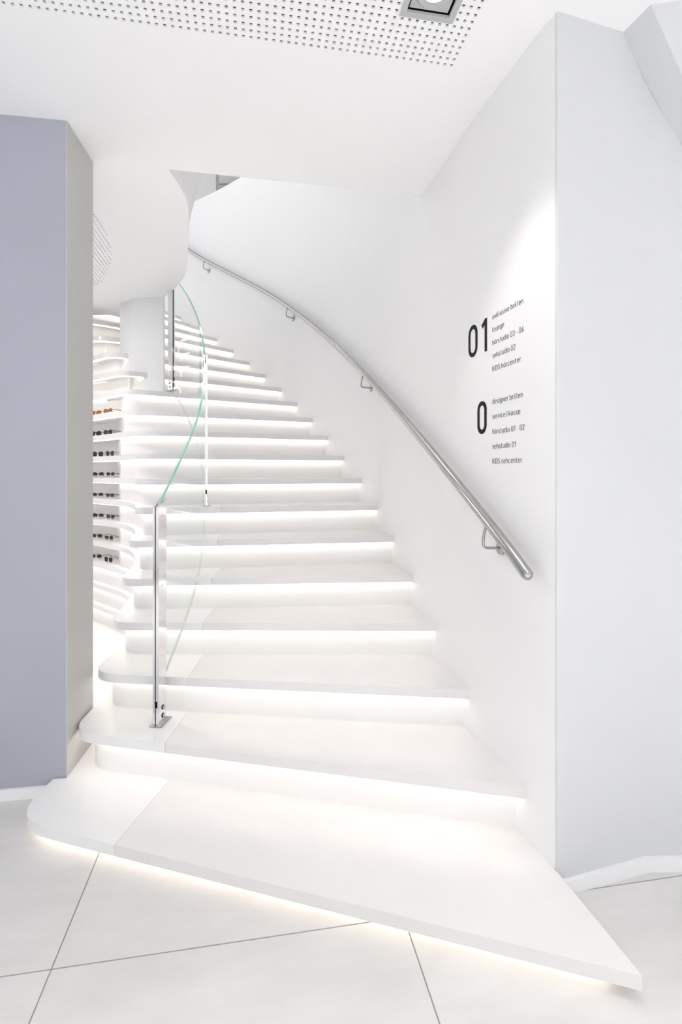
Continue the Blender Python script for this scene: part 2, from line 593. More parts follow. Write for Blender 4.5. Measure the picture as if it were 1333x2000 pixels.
def perf_mesh(name, cells, parent):
    V, F, idx = [], [], {}

    def vid(key, x, y, z):
        if key not in idx:
            idx[key] = len(V)
            V.append((x, y, z))
        return idx[key]
    h = HOLE / PIT
    for (i, jj) in cells:
        o = []
        for du, dv in ((-.5, -.5), (.5, -.5), (.5, .5), (-.5, .5)):
            x, y = cell_xy(i, jj, du, dv)
            o.append(vid((2 * i + int(2 * du), 2 * jj + int(2 * dv)), x, y, CEIL))
        lo, hi = [], []
        for k, (du, dv) in enumerate(((-h, -h), (h, -h), (h, h), (-h, h))):
            x, y = cell_xy(i, jj, du, dv)
            lo.append(len(V))
            V.append((x, y, CEIL))
            hi.append(len(V))
            V.append((x, y, CEIL + 0.0068))
        for k in range(4):
            k2 = (k + 1) % 4
            F.append((o[k], o[k2], lo[k2], lo[k]))
            F.append((lo[k], lo[k2], hi[k2], hi[k]))
    me = bpy.data.meshes.new(name)
    me.from_pydata(V, [], F)
    # boundary loops of the field
    edges = {}
    for (i, jj) in cells:
        cs = [(2 * i - 1, 2 * jj - 1), (2 * i + 1, 2 * jj - 1), (2 * i + 1, 2 * jj + 1), (2 * i - 1, 2 * jj + 1)]
        for k in range(4):
            e = (cs[k], cs[(k + 1) % 4])
            if (e[1], e[0]) in edges:
                del edges[(e[1], e[0])]
            else:
                edges[e] = 1
    pairs = list(edges)
    return me, pairs


def corner_xy(key):
    return cell_xy(key[0] / 2, key[1] / 2)


bm = bmesh.new()


def loop_edges(pts, z):
    vs = [bm.verts.new((p[0], p[1], z)) for p in pts]
    return [bm.edges.new((vs[k], vs[(k + 1) % len(vs)])) for k in range(len(vs))]


eds = loop_edges([(-4.5, -4.2), (3.4, -4.2), (3.4, 7.4), (-4.5, 7.4)], CEIL)
eds += loop_edges(opening, CEIL)
fields = []
for cells in (perf_cells_1(), perf_cells_2()):
    me, pairs = perf_mesh('perforated_panel', cells, None)
    fields.append(me)
    vs = {}
    for a, b in pairs:
        for k in (a, b):
            if k not in vs:
                x, y = corner_xy(k)
                vs[k] = bm.verts.new((x, y, CEIL))
        eds.append(bm.edges.new((vs[a], vs[b])))
bmesh.ops.triangle_fill(bm, use_beauty=True, use_dissolve=False, edges=eds)
# drop what the fill put inside the downlight cut-out
dl = cell_xy(6, 10)
for f in list(bm.faces):
    c = f.calc_center_median()
    da = (c.x - dl[0]) * AX[0] + (c.y - dl[1]) * AX[1]
    db = (c.x - dl[0]) * BX[0] + (c.y - dl[1]) * BX[1]
    if abs(da) < 3.5 * PIT and abs(db) < 3.5 * PIT:
        bm.faces.remove(f)
bmesh.ops.recalc_face_normals(bm, faces=bm.faces)
for f in bm.faces:
    if f.normal.z > 0:
        f.normal_flip()
ceiling = from_bm('ceiling', bm, M['ceiling'], recalc=False)
tag(ceiling, 'white ceiling cut open around the stairs', kind='structure')
for me in fields:
    o = link('perforated_panel', me, M['ceiling'], ceiling)
    tag(o, 'ceiling field perforated with rows of small square holes')
# felt behind the holes
fel = bmesh.new()
for i0, i1, j0, j1 in ((-3, 118, -3, 6.5), (-3, 2.5, 6.5, 13.5), (9.5, 118, 6.5, 13.5), (-3, 118, 13.5, 70), (57, 170, -102, -19)):
    ps = [cell_xy(i0, j0), cell_xy(i1, j0), cell_xy(i1, j1), cell_xy(i0, j1)]
    if i0 == 57:
        ps = [(-3.1, 2.6), (-1.30, 2.6), (-1.45, 3.6), (-2.1, 4.75), (-3.1, 4.9)]
    prism_bm(ps, CEIL + 0.018, CEIL + 0.03, fel)
from_bm('acoustic_felt', fel, M['felt'], ceiling)
# floor of the upper storey above, with its own edge round the stairwell
edge_top = catmull([(-0.79, 2.68), (-0.80, 2.86), (-0.825, 3.05), (-0.908, 3.36), (-1.02, 3.56), (-1.118, 3.72), (-1.235, 4.0), (-1.335, 4.22), (-1.43, 4.38),
                    (-1.62, 4.66), (-1.85, 4.97), (-2.2, 5.14), (-2.6, 5.18), (-3.2, 5.18)], 5)
UP = 3.42
bm = bmesh.new()
eds = loop_edges([(-4.5, 1.0), (3.4, 1.0), (3.4, 9.6), (-4.5, 9.6)], UP)
eds += loop_edges([(0.52, 2.958)] + wo + [(-3.2, 7.1)] + edge_top[::-1], UP)
bmesh.ops.triangle_fill(bm, use_beauty=True, edges=eds)
tag(from_bm('floor_upper', bm, M['ceiling']), 'upper storey floor above the stairs', kind='structure')
# faces of the opening between the two
bm = bmesh.new()
lo = [bm.verts.new((p[0], p[1], CEIL)) for p in edge_left]
hi = [bm.verts.new((p[0], p[1], UP)) for p in edge_top]
for k in range(len(lo) - 1):
    bm.faces.new((lo[k], lo[k + 1], hi[k + 1], hi[k]))
assert len(lo) == len(hi)
r0, r1 = bm.verts.new((0.52, 2.958, CEIL)), bm.verts.new((0.52, 2.958, UP))
bm.faces.new((lo[0], hi[0], r1, r0))
tag(from_bm('trim_2', bm, M['wall'], smooth=40), 'white edge of the ceiling opening above the stairs', kind='structure')

# ------------------------------------------------------------------ upper storey seen over the stair wall
tag(from_bm('wall_upper', box_bm(-4.4, -1.955, 8.0, 8.2, UP, 6.7), M['upper']), 'grey upper storey wall seen through the stairwell', kind='structure')
wu = from_bm('wall_upper_back', box_bm(-2.6, 3.4, 9.3, 9.4, UP, 6.7), M['upper'])
tag(wu, 'upper storey back wall clad in taupe panels', kind='structure')
for zz0, zz1 in ((4.9, 5.88), (5.89, 6.675), (6.685, 6.75)):
    from_bm('panel', box_bm(-2.55, 1.2, 9.27, 9.3, zz0, min(zz1, 6.7)), M['taupe'], wu)
for a in ((3.3, 3.4, 1.0, 9.6), (-4.5, 3.3, 1.0, 1.1)):  # unseen walls put in to cut the daylight reaching the upper stairwell
    tag(from_bm('wall_upper_blocker', box_bm(*a, UP, 6.7), M['wall']), 'unseen white upper storey wall added to block daylight', kind='structure')
tag(from_bm('ceiling_upper', box_bm(-4.5, 3.4, 1.0, 9.6, 6.7, 6.8), M['ceiling']), 'upper storey ceiling', kind='structure')

# ------------------------------------------------------------------ staircase
stairs = empty('staircase', (0, 1.4, 0))
tag(stairs, 'white floating-look staircase with rounded treads and warm light strips under each nose', 'staircase')

SEAM = {1: ((-0.838, 1.887), (0.175, 0.985)), 2: ((-0.77, 2.238), (0.04, 1)), 3: ((-0.744, 2.487), (-0.02, 1)), 4: ((-0.741, 2.744), (-0.03, 1)),
        5: ((-0.754, 2.99), (-0.05, 1)), 6: ((-0.786, 3.256), (-0.1, 1)), 7: ((-0.828, 3.5), (-0.2, 1)), 8: ((-0.90, 3.75), (-0.28, 1)),
        9: ((-0.975, 3.98), (-0.35, 1)), 10: ((-1.10, 4.21), (-0.4, 1)), 11: ((-1.18, 4.50), (-0.45, 1)), 12: ((-1.24, 4.72), (-0.55, 0.9))}


def tread_poly(n):
    if n == 1:
        x0, y0, s = NOSE[1]
        nose = [(x0, y0), (-0.2, y0 + s * (-0.2 - x0)), (-1.00, y0 + s * (-1.0 - x0)), (-1.13, y0 + s * (-1.13 - x0) + 0.002)]
        cv = [(-1.13, 1.978), (-1.20, 2.006), (-1.25, 2.042), (-1.281, 2.09), (-1.296, 2.15), (-1.297, 2.22), (-1.292, 2.297)]
        cv = catmull(cv, 4)[1:]
        left = [(-1.2365, 2.3055), (-1.2665, 2.617), (-1.30, 2.62), (-2.6, 2.5), (-3.2, 3.2), (-3.1, 5.0)]
        bk = contour(2, 0.14, 0.12, 0.04)[::-1]
        bk = [p for p in bk if p[0] > -3.05]
        right = [(0.712, 1.90), (0.7395, 1.769), (0.7455, 1.757)]
        return nose + cv + left + bk[:-1] + [(0.70, 2.06)] + right
    f = contour(n, 0, 0, 0.015)
    if n <= 10:
        bk = contour(n + 1, 0.14, 0.33, 0.03)[::-1]
    elif n == 11:
        bk = [(-3.1, 5.3), (-2.4, 5.1), (-1.75, 4.72), (-1.0, 5.0), (-0.50, 5.35)]
        bk = [(-3.0, 5.33), (-2.3, 5.08), (-1.75, 4.65), (-1.25, 4.88), (-0.47, 5.36)]
    else:
        bk = [(p[0] - 0.26, p[1] + 0.30) for p in contour(n, 0, 0, 0)][::-1]
    return f + bk


def open_slab(name, poly, z0, z1, mat, parent):
    bm = prism_bm(poly, z0, z1)
    bmesh.ops.remove_doubles(bm, verts=bm.verts, dist=1e-5)
    return from_bm(name, bm, mat, parent, smooth=30)


PU = -0.432      # direction in which the shelf niche begins


def niche(n):
    """riser line: close under the nose, set back behind the shelf where glasses stand"""
    a = contour(n, 0.055, 0.055, 0.03)
    if 12 <= n <= 16:
        b = contour(n, 0.13, 0.13, 0.03)
        lim = -0.425 if n == 12 else -0.385
        out = [p for p in a if p[0] / p[1] > lim]
        far = [p for p in b if p[0] / p[1] < lim - 0.004]
        return out, far
    if not (5 <= n <= 11):
        return a
    b = contour(n, 0.055, 0.27, 0.03)
    out = []
    for p in a:
        if p[0] < -1.5 and p[0] / p[1] < PU:
            break
        out.append(p)
    far = [p for p in b if p[0] < -1.5 and p[0] / p[1] < PU - 0.002]
    return out, far


for n in range(1, 21):
    z1 = zt(n)
    z0 = z1 - SLAB
    poly = tread_poly(n)
    if n in SEAM:
        p, d = SEAM[n]
        nrm = (d[1], -d[0])
        l = math.hypot(*nrm)
        nrm = (nrm[0] / l, nrm[1] / l)
        gp = 0.0006
        pr = clip(poly, (p[0] + nrm[0] * gp, p[1] + nrm[1] * gp), nrm)
        plf = clip(poly, (p[0] - nrm[0] * gp, p[1] - nrm[1] * gp), (-nrm[0], -nrm[1]))
        tr = open_slab('tread', pr, z0, z1, M['slab'], stairs)
        e = open_slab('end_slab', plf, z0, z1, M['end'], tr)
        e['label'] = 'whiter rounded end piece of the tread'
        e.matrix_parent_inverse = Matrix.Identity(4)
    else:
        tr = open_slab('tread', poly, z0, z1, M['slab'], stairs)
    # riser below this tread
    if n == 1:
        x0, y0, s = NOSE[1]
        nose1 = [(0.80, 1.76), (x0 - 0.085, y0 + 0.115), (-0.2, y0 + s * (-0.2 - x0) + 0.088), (-1.08, y0 + s * (-1.08 - x0) + 0.095),
                 (-1.17, 2.11), (-1.205, 2.18), (-1.21, 2.30)]
        nose1[0] = (0.735, 1.78)
        rl = [nose1[0], nose1[1]] + catmull(nose1[1:], 5)[1:]
        from_bm('riser', ribbon_bm(rl, offset(rl, 0.02), 0.0, z0), M['riser'], stairs, smooth=40)
        sl = [(x0 - 0.05, y0 + 0.10), (x0 - 0.055, y0 + 0.07), (-0.2, y0 + s * (-0.2 - x0) + 0.050), (-1.08, y0 + s * (-1.08 - x0) + 0.050),
              (-1.195, 2.068), (-1.243, 2.135), (-1.246, 2.27)]
        sl = [sl[0], sl[1]] + catmull(sl[1:], 5)[1:]
        from_bm('light_strip', ribbon_bm(sl, offset(sl, 0.012), z0 - 0.006, z0 - 0.0005), M['led'], stairs)
        continue
    rl = niche(n)
    zl = zt(n - 1)
    if isinstance(rl, tuple):
        a, b = rl
        bmr = ribbon_bm(a, offset(a, 0.02), zl, z0)
        pa, pb = a[-1], b[0]
        ribbon_bm([pa, pb], offset([pa, pb], 0.02), zl, z0, bmr)
        ribbon_bm(b, offset(b, 0.02), zl, z0, bmr)
    else:
        bmr = ribbon_bm(rl, offset(rl, 0.02), zl, z0)
    from_bm('riser', bmr, M['riser'], stairs, smooth=40)
    sl = contour(n, 0.026, 0.026, -0.01)
    sl = sl[:1] + sl[1:-1:2] + sl[-1:]
    from_bm('light_strip', ribbon_bm(sl, offset(sl, 0.012), z0 - 0.006, z0 - 0.0005), M['led'], stairs)

# ------------------------------------------------------------------ column between tread twelve and the ceiling
cp = [(-1.588, 4.615), (-1.60, 4.607), (-1.88, 4.655), (-1.905, 4.67), (-2.075, 4.80), (-2.06, 4.87), (-1.77, 5.02), (-1.735, 5.0)]
column = from_bm('column', prism_bm(cp, zt(12), CEIL + 0.01), M['column'], smooth=20)
tag(column, 'pale grey-white column standing on the stair treads up to the ceiling', 'column')

# ------------------------------------------------------------------ glass balustrade
bal = empty('glass_balustrade', (-0.86, 2.43, zt(2)))
tag(bal, 'curved clear glass balustrade with green edge and three steel posts', 'balustrade')
GP = [(-0.8575, 2.405, 1.298), (-0.834, 2.57, 1.457), (-0.8255, 2.76, 1.610), (-0.840, 2.98, 1.757), (-0.880, 3.25, 1.950), (-0.958, 3.60, 2.245),
      (-1.055, 3.85, 2.53), (-1.185, 4.10, 2.78), (-1.33, 4.30, 3.00), (-1.478, 4.465, 3.17)]
GD = catmull(GP, 8)
GT = 0.0065


def glass_panel(i0, i1):
    seg = GD[i0:i1 + 1]
    pl = [(p[0], p[1]) for p in seg]
    a, b = offset(pl, -GT), offset(pl, GT)
    bm = bmesh.new()
    rows = []
    for k, p in enumerate(seg):
        zt_, zb = p[2], p[2] - 0.86 - 0.14 * min(1, max(0, (p[1] - 2.4) / 1.0))
        rows.append([bm.verts.new((a[k][0], a[k][1], zb)), bm.verts.new((b[k][0], b[k][1], zb)),
                     bm.verts.new((b[k][0], b[k][1], zt_)), bm.verts.new((a[k][0], a[k][1], zt_))])
    for k in range(len(rows) - 1):
        for c in range(4):
            c2 = (c + 1) % 4
            f = bm.faces.new((rows[k][c], rows[k + 1][c], rows[k + 1][c2], rows[k][c2]))
            f.material_index = 1 if c == 2 else 2 if c == 0 else 0
    for r in (rows[0], rows[-1]):
        f = bm.faces.new(r)
        f.material_index = 2
    return from_bm('glass_panel', bm, [M['glass'], M['glass_edge'], M['glass_foot']], bal, smooth=40)


glass_panel(0, 40)
glass_panel(41, len(GD) - 1)


def post(x, y, zb, ztop0, ztop1, d, ln=0.075, wd=0.029, slot=0.003):
    """flat-bar post: two steel cheeks with a black gasket, length along d"""
    l = math.hypot(*d)
    d = (d[0] / l, d[1] / l)
    s = (d[1], -d[0])

    def P(u, v):
        return (x + d[0] * u + s[0] * v, y + d[1] * u + s[1] * v)

    def bar(u0, u1, v0, v1, z0, za, zb_, bm=None):
        bm = bm or bmesh.new()
        lo = [bm.verts.new((*P(u, v), z0)) for u, v in ((u0, v0), (u1, v0), (u1, v1), (u0, v1))]
        hi = [bm.verts.new((*P(u, v), za if u == u0 else zb_)) for u, v in ((u0, v0), (u1, v0), (u1, v1), (u0, v1))]
        for k in range(4):
            bm.faces.new((lo[k], lo[(k + 1) % 4], hi[(k + 1) % 4], hi[k]))
        bm.faces.new(lo)
        bm.faces.new(hi)
        return bm
    h = wd / 2
    g2 = slot
    bm = bar(0, ln, -h, -g2 - 0.002, zb + 0.004, ztop0, ztop1)
    bar(0, ln, g2 - 0.002, h, zb + 0.004, ztop0, ztop1, bm)
    bar(0.006, ln - 0.002, -h + 0.001, h - 0.001, zb + 0.004, zb + 0.05, zb + 0.05, bm)
    po = from_bm('post', bm, M['polish'], bal)
    par = po

    def sub(name, bm, mat):
        o = from_bm(name, bm, mat, par)
        o.matrix_parent_inverse = Matrix.Identity(4)
        return o
    gk = bar(-0.0004, ln - 0.003, -g2 - 0.002, g2 - 0.002, zb + 0.004, ztop0 - 0.004, ztop1 - 0.004)
    bar(-0.0008, 0.004, -g2 - 0.0025, g2 + 0.005, zb + 0.085, zb + 0.115, zb + 0.115, gk)
    sub('gasket', gk, M['black'])
    bpl = bar(-0.012, ln + 0.022, -h - 0.012, h + 0.018, zb, zb + 0.004, zb + 0.004)
    sub('base_plate', bpl, M['steel'])
    # bolts and grub screws on the stair side
    for zz, r in ((0.035, 0.0085), (0.073, 0.0085)):
        for sd in (1, -1):
            c = P(ln * 0.55, sd * (h + 0.003))
            b2 = tube_bm([(c[0] - s[0] * 0.006 * sd, c[1] - s[1] * 0.006 * sd, zb + zz), (c[0] + s[0] * 0.003 * sd, c[1] + s[1] * 0.003 * sd, zb + zz)], r, 12)
            sub('bolt', b2, M['steel'])
            c = P(ln * 0.55, sd * (h + 0.0002))
            b2 = tube_bm([(c[0] - s[0] * 0.003 * sd, c[1] - s[1] * 0.003 * sd, zb + zz), (c[0] + s[0] * 0.0012 * sd, c[1] + s[1] * 0.0012 * sd, zb + zz)], r + 0.003, 12)
            sub('washer', b2, M['black'])
    hgt = min(ztop0, ztop1) - zb
    for k in range(6):
        zz = zb + 0.15 + (hgt - 0.19) * k / 5
        c = P(ln * 0.5, h)
        b2 = tube_bm([(c[0] - s[0] * 0.003, c[1] - s[1] * 0.003, zz), (c[0] + s[0] * 0.0012, c[1] + s[1] * 0.0012, zz)], 0.0028, 8)
        sub('screw', b2, M['steel'])
    return po


def tang(i):
    a, b = GD[max(0, i - 1)], GD[min(len(GD) - 1, i + 1)]
    return (b[0] - a[0], b[1] - a[1])


post(-0.8645, 2.388, zt(2), 1.290, 1.335, (0.14, 1), slot=0.0022)
t2 = tang(40)
post(GD[40][0] + 0.012, GD[40][1] - 0.02, zt(7), GD[40][2] - 0.005, GD[40][2] + 0.045, t2, 0.06, 0.022)
post(-1.458, 4.452, zt(12), 3.19, 3.23, (-0.55, 0.55), 0.07, 0.03, 0.006)

# ------------------------------------------------------------------ handrail on the stair wall
rail = empty('handrail', (0.64, 1.76, 1.10))
tag(rail, 'round stainless steel handrail following the curved wall on four brackets', 'handrail')
RPX = [(1035, 1130), (1029, 1121), (983, 1056), (937, 997), (891, 941), (845, 885), (792, 822), (739, 763), (689.5, 703), (660, 674.7), (626, 645), (588, 618.6),
       (544.5, 588), (498.6, 561.2), (452.6, 534.4), (406.7, 508.9), (368.5, 486.7), (345, 473)]
RO = offset([(0.80, 1.55)] + W, -0.068)


def on_curve(pl, u):
    for a, b in zip(pl, pl[1:]):
        fa, fb = a[0] - u * a[1], b[0] - u * b[1]
        if fa >= 0 > fb:
            t = fa / (fa - fb)
            return (a[0] + (b[0] - a[0]) * t, a[1] + (b[1] - a[1]) * t)
    return None


# even the measured sweep of the rail, then put it on the line offset from the wall
import numpy as np
pf = np.polyfit([(p[0] - 700) / 330 for p in RPX[1:]], [p[1] for p in RPX[1:]], 5)
RP = []
for px in np.linspace(1030, 350, 24):
    c = on_curve(RO, (px - 666.5) / 1000)
    RP.append((c[0], c[1], 1.45 + (924 - float(np.polyval(pf, (px - 700) / 330))) / 1000 * c[1]))
# the rail runs on round the bend at the same pitch
pa, pb = RP[-3], RP[-1]
pitch = (pb[2] - pa[2]) / math.hypot(pb[0] - pa[0], pb[1] - pa[1])
for p in RO:
    if p[0] < RP[-1][0] - 0.08 and p[0] > -2.9:
        RP.append((p[0], p[1], RP[-1][2] + pitch * math.hypot(p[0] - RP[-1][0], p[1] - RP[-1][1])))
RAIL = catmull(RP, 6)
d0 = (Vector(RAIL[0]) - Vector(RAIL[2])).normalized()
RR = 0.0212
cap, rad = [], []
for k in (1.0, 0.92, 0.78, 0.55, 0.28):
    cap.append(tuple(Vector(RAIL[0]) + d0 * (RR * k)))
    rad.append(RR * math.sqrt(max(0.02, 1 - k * k)))
bm = tube_bm(cap + RAIL, rad + [RR] * len(RAIL), 20)
from_bm('rail', bm, M['steel'], rail, smooth=50)
for px in (401, 562, 712, 950):
    u = (px - 666.5) / 1000
    c = on_curve([(p[0], p[1]) for p in RAIL], u)
    k = min(range(len(RAIL)), key=lambda q_: (RAIL[q_][0] - c[0]) ** 2 + (RAIL[q_][1] - c[1]) ** 2)
    p = Vector(RAIL[k])
    t = (Vector(RAIL[min(k + 1, len(RAIL) - 1)]) - Vector(RAIL[max(k - 1, 0)]))
    t.z = 0
    t.normalize()
    nw = Vector((t.y, -t.x, 0))          # towards the wall
    # true distance to the wall face
    dist = min(math.hypot(p.x - q_[0], p.y - q_[1]) for q_ in catmull(W, 3))
    drop = 0.094
    b0 = p - Vector((0, 0, RR - 0.003))
    path = [b0, b0 - Vector((0, 0, 0.03)) - nw * 0.010, b0 - Vector((0, 0, drop - 0.018)) - nw * 0.016, b0 - Vector((0, 0, drop - 0.004)) - nw * 0.008,
            b0 - Vector((0, 0, drop)) + nw * 0.012, b0 - Vector((0, 0, drop + 0.002)) + nw * (dist - 0.004)]
    arm = tube_bm(catmull([tuple(q_) for q_ in path], 4), 0.006, 10)
    br = from_bm('bracket', arm, M['steel'], rail, smooth=50)
    e0 = b0 - Vector((0, 0, drop + 0.002)) + nw * (dist - 0.012)
    e1 = b0 - Vector((0, 0, drop + 0.002)) + nw * (dist + 0.004)
    ro = from_bm('rosette', tube_bm([tuple(e0), tuple(e0 + nw * 0.003), tuple(e1)], [0.024, 0.027, 0.027], 20), M['steel'], br, smooth=40)
    ro.matrix_parent_inverse = Matrix.Identity(4)

# ------------------------------------------------------------------ lettering on the stair wall
def arc(cx, cy, rx, ry, a0, a1, n=8):
    return [(cx + rx * math.cos(math.radians(a0 + (a1 - a0) * k / n)), cy + ry * math.sin(math.radians(a0 + (a1 - a0) * k / n))) for k in range(n + 1)]


X = 0.72


def bowl(w):
    r = w / 2
    return arc(r, X - r, r, r, 0, 180) + arc(r, r, r, r, 180, 360) + [(w, X - r)]


def oval(w, h):
    r = w / 2
    return arc(r, h - r, r, r, 0, 180) + arc(r, r, r, r, 180, 360) + [(w, h - r)]


GLY = {
    'o': (0.44, [bowl(0.44)]),
    'e': (0.44, [[(0.0, 0.38), (0.44, 0.38)] + arc(0.22, X - 0.22, 0.22, 0.22, 0, 180) + arc(0.22, 0.22, 0.22, 0.22, 180, 320)]),
    'c': (0.40, [arc(0.22, X - 0.22, 0.22, 0.22, 40, 180) + arc(0.22, 0.22, 0.22, 0.22, 180, 320)]),
    'x': (0.42, [[(0, 0), (0.42, X)], [(0, X), (0.42, 0)]]),
    'k': (0.40, [[(0, 0), (0, 1.02)], [(0.38, X), (0.0, 0.28)], [(0.13, 0.42), (0.40, 0)]]),
    'l': (0.16, [[(0, 1.02), (0, 0.14)] + arc(0.14, 0.14, 0.14, 0.14, 180, 270, 4)]),
    'u': (0.42, [[(0, X), (0, 0.21)] + arc(0.21, 0.21, 0.21, 0.21, 180, 360), [(0.42, X), (0.42, 0)]]),
    's': (0.38, [arc(0.19, X - 0.18, 0.19, 0.18, 30, 180, 6) + arc(0.19, X - 0.18, 0.17, 0.18, 180, 265, 4) + arc(0.20, 0.18, 0.18, 0.19, 85, 0, 4) + arc(0.19, 0.18, 0.19, 0.18, 0, -150, 7)]),
    'i': (0.0, [[(0, 0), (0, X)], [(0, 0.93), (0, 1.03)]]),
    'v': (0.42, [[(0, X), (0.21, 0), (0.42, X)]]),
    'b': (0.44, [[(0, 0), (0, 1.02)], bowl(0.44)]),
    'd': (0.44, [[(0.44, 0), (0.44, 1.02)], bowl(0.44)]),
    'r': (0.20, [[(0, 0), (0, X)], arc(0.2, X - 0.2, 0.2, 0.2, 180, 70, 6)]),
    'n': (0.42, [[(0, 0), (0, X)], [(0, X - 0.21)] + arc(0.21, X - 0.21, 0.21, 0.21, 180, 0) + [(0.42, 0)]]),
    'h': (0.42, [[(0, 0), (0, 1.02)], [(0, X - 0.21)] + arc(0.21, X - 0.21, 0.21, 0.21, 180, 0) + [(0.42, 0)]]),
    'g': (0.44, [bowl(0.44), [(0.44, X), (0.44, -0.08)] + arc(0.22, -0.06, 0.22, 0.2, 0, -140, 7)]),
    't': (0.28, [[(0.1, 0.95), (0.1, 0.14)] + arc(0.24, 0.14, 0.14, 0.14, 180, 270, 4), [(0, X), (0.28, X)]]),
    'a': (0.40, [arc(0.2, X - 0.2, 0.2, 0.2, 150, 0, 6) + [(0.40, 0)], arc(0.2, 0.2, 0.2, 0.2, 270, 90, 8) + [(0.4, 0.4)], [(0.2, 0), (0.4, 0.06)]]),
    '\u00f6': (0.44, [bowl(0.44), [(0.11, 0.9), (0.11, 1.0)], [(0.33, 0.9), (0.33, 1.0)]]),
    'K': (0.48, [[(0, 0), (0, 1)], [(0.46, 1), (0, 0.36)], [(0.17, 0.58), (0.48, 0)]]),
    'I': (0.0, [[(0, 0), (0, 1)]]),
    'D': (0.48, [[(0, 0), (0, 1), (0.24, 1)] + arc(0.24, 0.74, 0.24, 0.26, 90, 0, 5) + arc(0.24, 0.26, 0.24, 0.26, 0, -90, 5) + [(0, 0)]]),
    'S': (0.46, [arc(0.23, 0.76, 0.23, 0.24, 30, 180, 6) + arc(0.23, 0.76, 0.22, 0.25, 180, 268, 4) + arc(0.24, 0.25, 0.22, 0.26, 85, 0, 4) + arc(0.23, 0.25, 0.23, 0.25, 0, -150, 7)]),
    '0': (0.46, [oval(0.46, 1)]),
    '1': (0.24, [[(0, 0.74), (0.22, 1), (0.22, 0)]]),
    '2': (0.44, [arc(0.22, 0.78, 0.22, 0.22, 170, -30, 8) + [(0, 0), (0.44, 0)]]),
    '3': (0.44, [arc(0.21, 0.77, 0.21, 0.23, 160, -70, 8) + arc(0.22, 0.28, 0.22, 0.26, 75, -160, 9)]),
    '6': (0.46, [[(0.34, 1), (0.05, 0.42)] + arc(0.23, 0.25, 0.23, 0.25, 150, 510, 14)]),
    '-': (0.26, [[(0, 0.4), (0.26, 0.4)]]),
    '|': (0.0, [[(0, -0.12), (0, 1.05)]]),
}


def stroke_quads(pl, w):
    """thick polyline -> left and right rails"""
    out = []
    n = len(pl)
    cl = math.hypot(pl[0][0] - pl[-1][0], pl[0][1] - pl[-1][1]) < 1e-4 and n > 3
    for i in range(n):
        a = pl[i - 1] if i > 0 else (pl[-2] if cl else pl[0])
        b = pl[i + 1] if i < n - 1 else (pl[1] if cl else pl[-1])
        p = pl[i]
        d1 = (p[0] - a[0], p[1] - a[1])
        d2 = (b[0] - p[0], b[1] - p[1])
        l1, l2 = math.hypot(*d1), math.hypot(*d2)
        if l1 < 1e-9:
            d1, l1 = d2, l2
        if l2 < 1e-9:
            d2, l2 = d1, l1
        if l1 < 1e-9:
            continue
        n1, n2 = (-d1[1] / l1, d1[0] / l1), (-d2[1] / l2, d2[0] / l2)
        m = (n1[0] + n2[0], n1[1] + n2[1])
        ml = math.hypot(*m)
        if ml < 0.3:
            m, ml = n1, 1
        m = (m[0] / ml, m[1] / ml)
        k = min(1.8, 1 / max(0.35, m[0] * n1[0] + m[1] * n1[1])) * w / 2
        out.append(((p[0] + m[0] * k, p[1] + m[1] * k), (p[0] - m[0] * k, p[1] - m[1] * k)))
    return out


# arc length along the wall, measured towards the camera
WD = catmull(W, 3)
WS = [0.0]
for a, b in zip(WD, WD[1:]):
    WS.append(WS[-1] + math.hypot(b[0] - a[0], b[1] - a[1]))


def wall_s(u):
    for k, (a, b) in enumerate(zip(WD, WD[1:])):
        fa, fb = a[0] - u * a[1], b[0] - u * b[1]
        if fa >= 0 > fb:
            return WS[k] + (WS[k + 1] - WS[k]) * fa / (fa - fb)


def wall_pt(s, off):
    for k in range(len(WS) - 1):
        if WS[k] <= s <= WS[k + 1]:
            t = (s - WS[k]) / (WS[k + 1] - WS[k])
            a, b = WD[k], WD[k + 1]
            l = math.hypot(b[0] - a[0], b[1] - a[1])
            nx, ny = -(b[1] - a[1]) / l, (b[0] - a[0]) / l
            return (a[0] + (b[0] - a[0]) * t + nx * off, a[1] + (b[1] - a[1]) * t + ny * off)


def write(name, text, s_left, s_right, zbase, size, weight, mat, parent, gap=0.2, fit=True):
    """strokes of a text laid on the wall; s runs away from the camera, so the text runs towards smaller s"""
    x, strokes = 0.0, []
    for ch in text:
        if ch == ' ':
            x += 0.30
            continue
        w, sl = GLY[ch]
        for pl in sl:
            strokes.append([(x + p[0], p[1]) for p in pl])
        x += w + gap
    total = x - gap
    sx = (s_left - s_right) / total
    bm = bmesh.new()
    for pl in strokes:
        pts = [(p[0] * sx, p[1] * size) for p in pl]
        fine = [pts[0]]
        for a, b in zip(pts, pts[1:]):
            fine.append(b)
        rails = stroke_quads(fine, weight)
        prev = None
        for L_, R_ in rails:
            row = []
            for (tx, tz) in (L_, R_):
                for off in (0.0012, -0.0004):
                    q_ = wall_pt(s_left - tx, off)
                    row.append(bm.verts.new((q_[0], q_[1], zbase + tz)))
            if prev:
                bm.faces.new((prev[0], row[0], row[2], prev[2]))
                bm.faces.new((prev[1], prev[3], row[3], row[1]))
                bm.faces.new((prev[0], prev[1], row[1], row[0]))
                bm.faces.new((prev[2], row[2], row[3], prev[3]))
            prev = row
    return from_bm(name, bm, mat, parent)


def U(px):
    return wall_s((px - 666.5) / 1000)


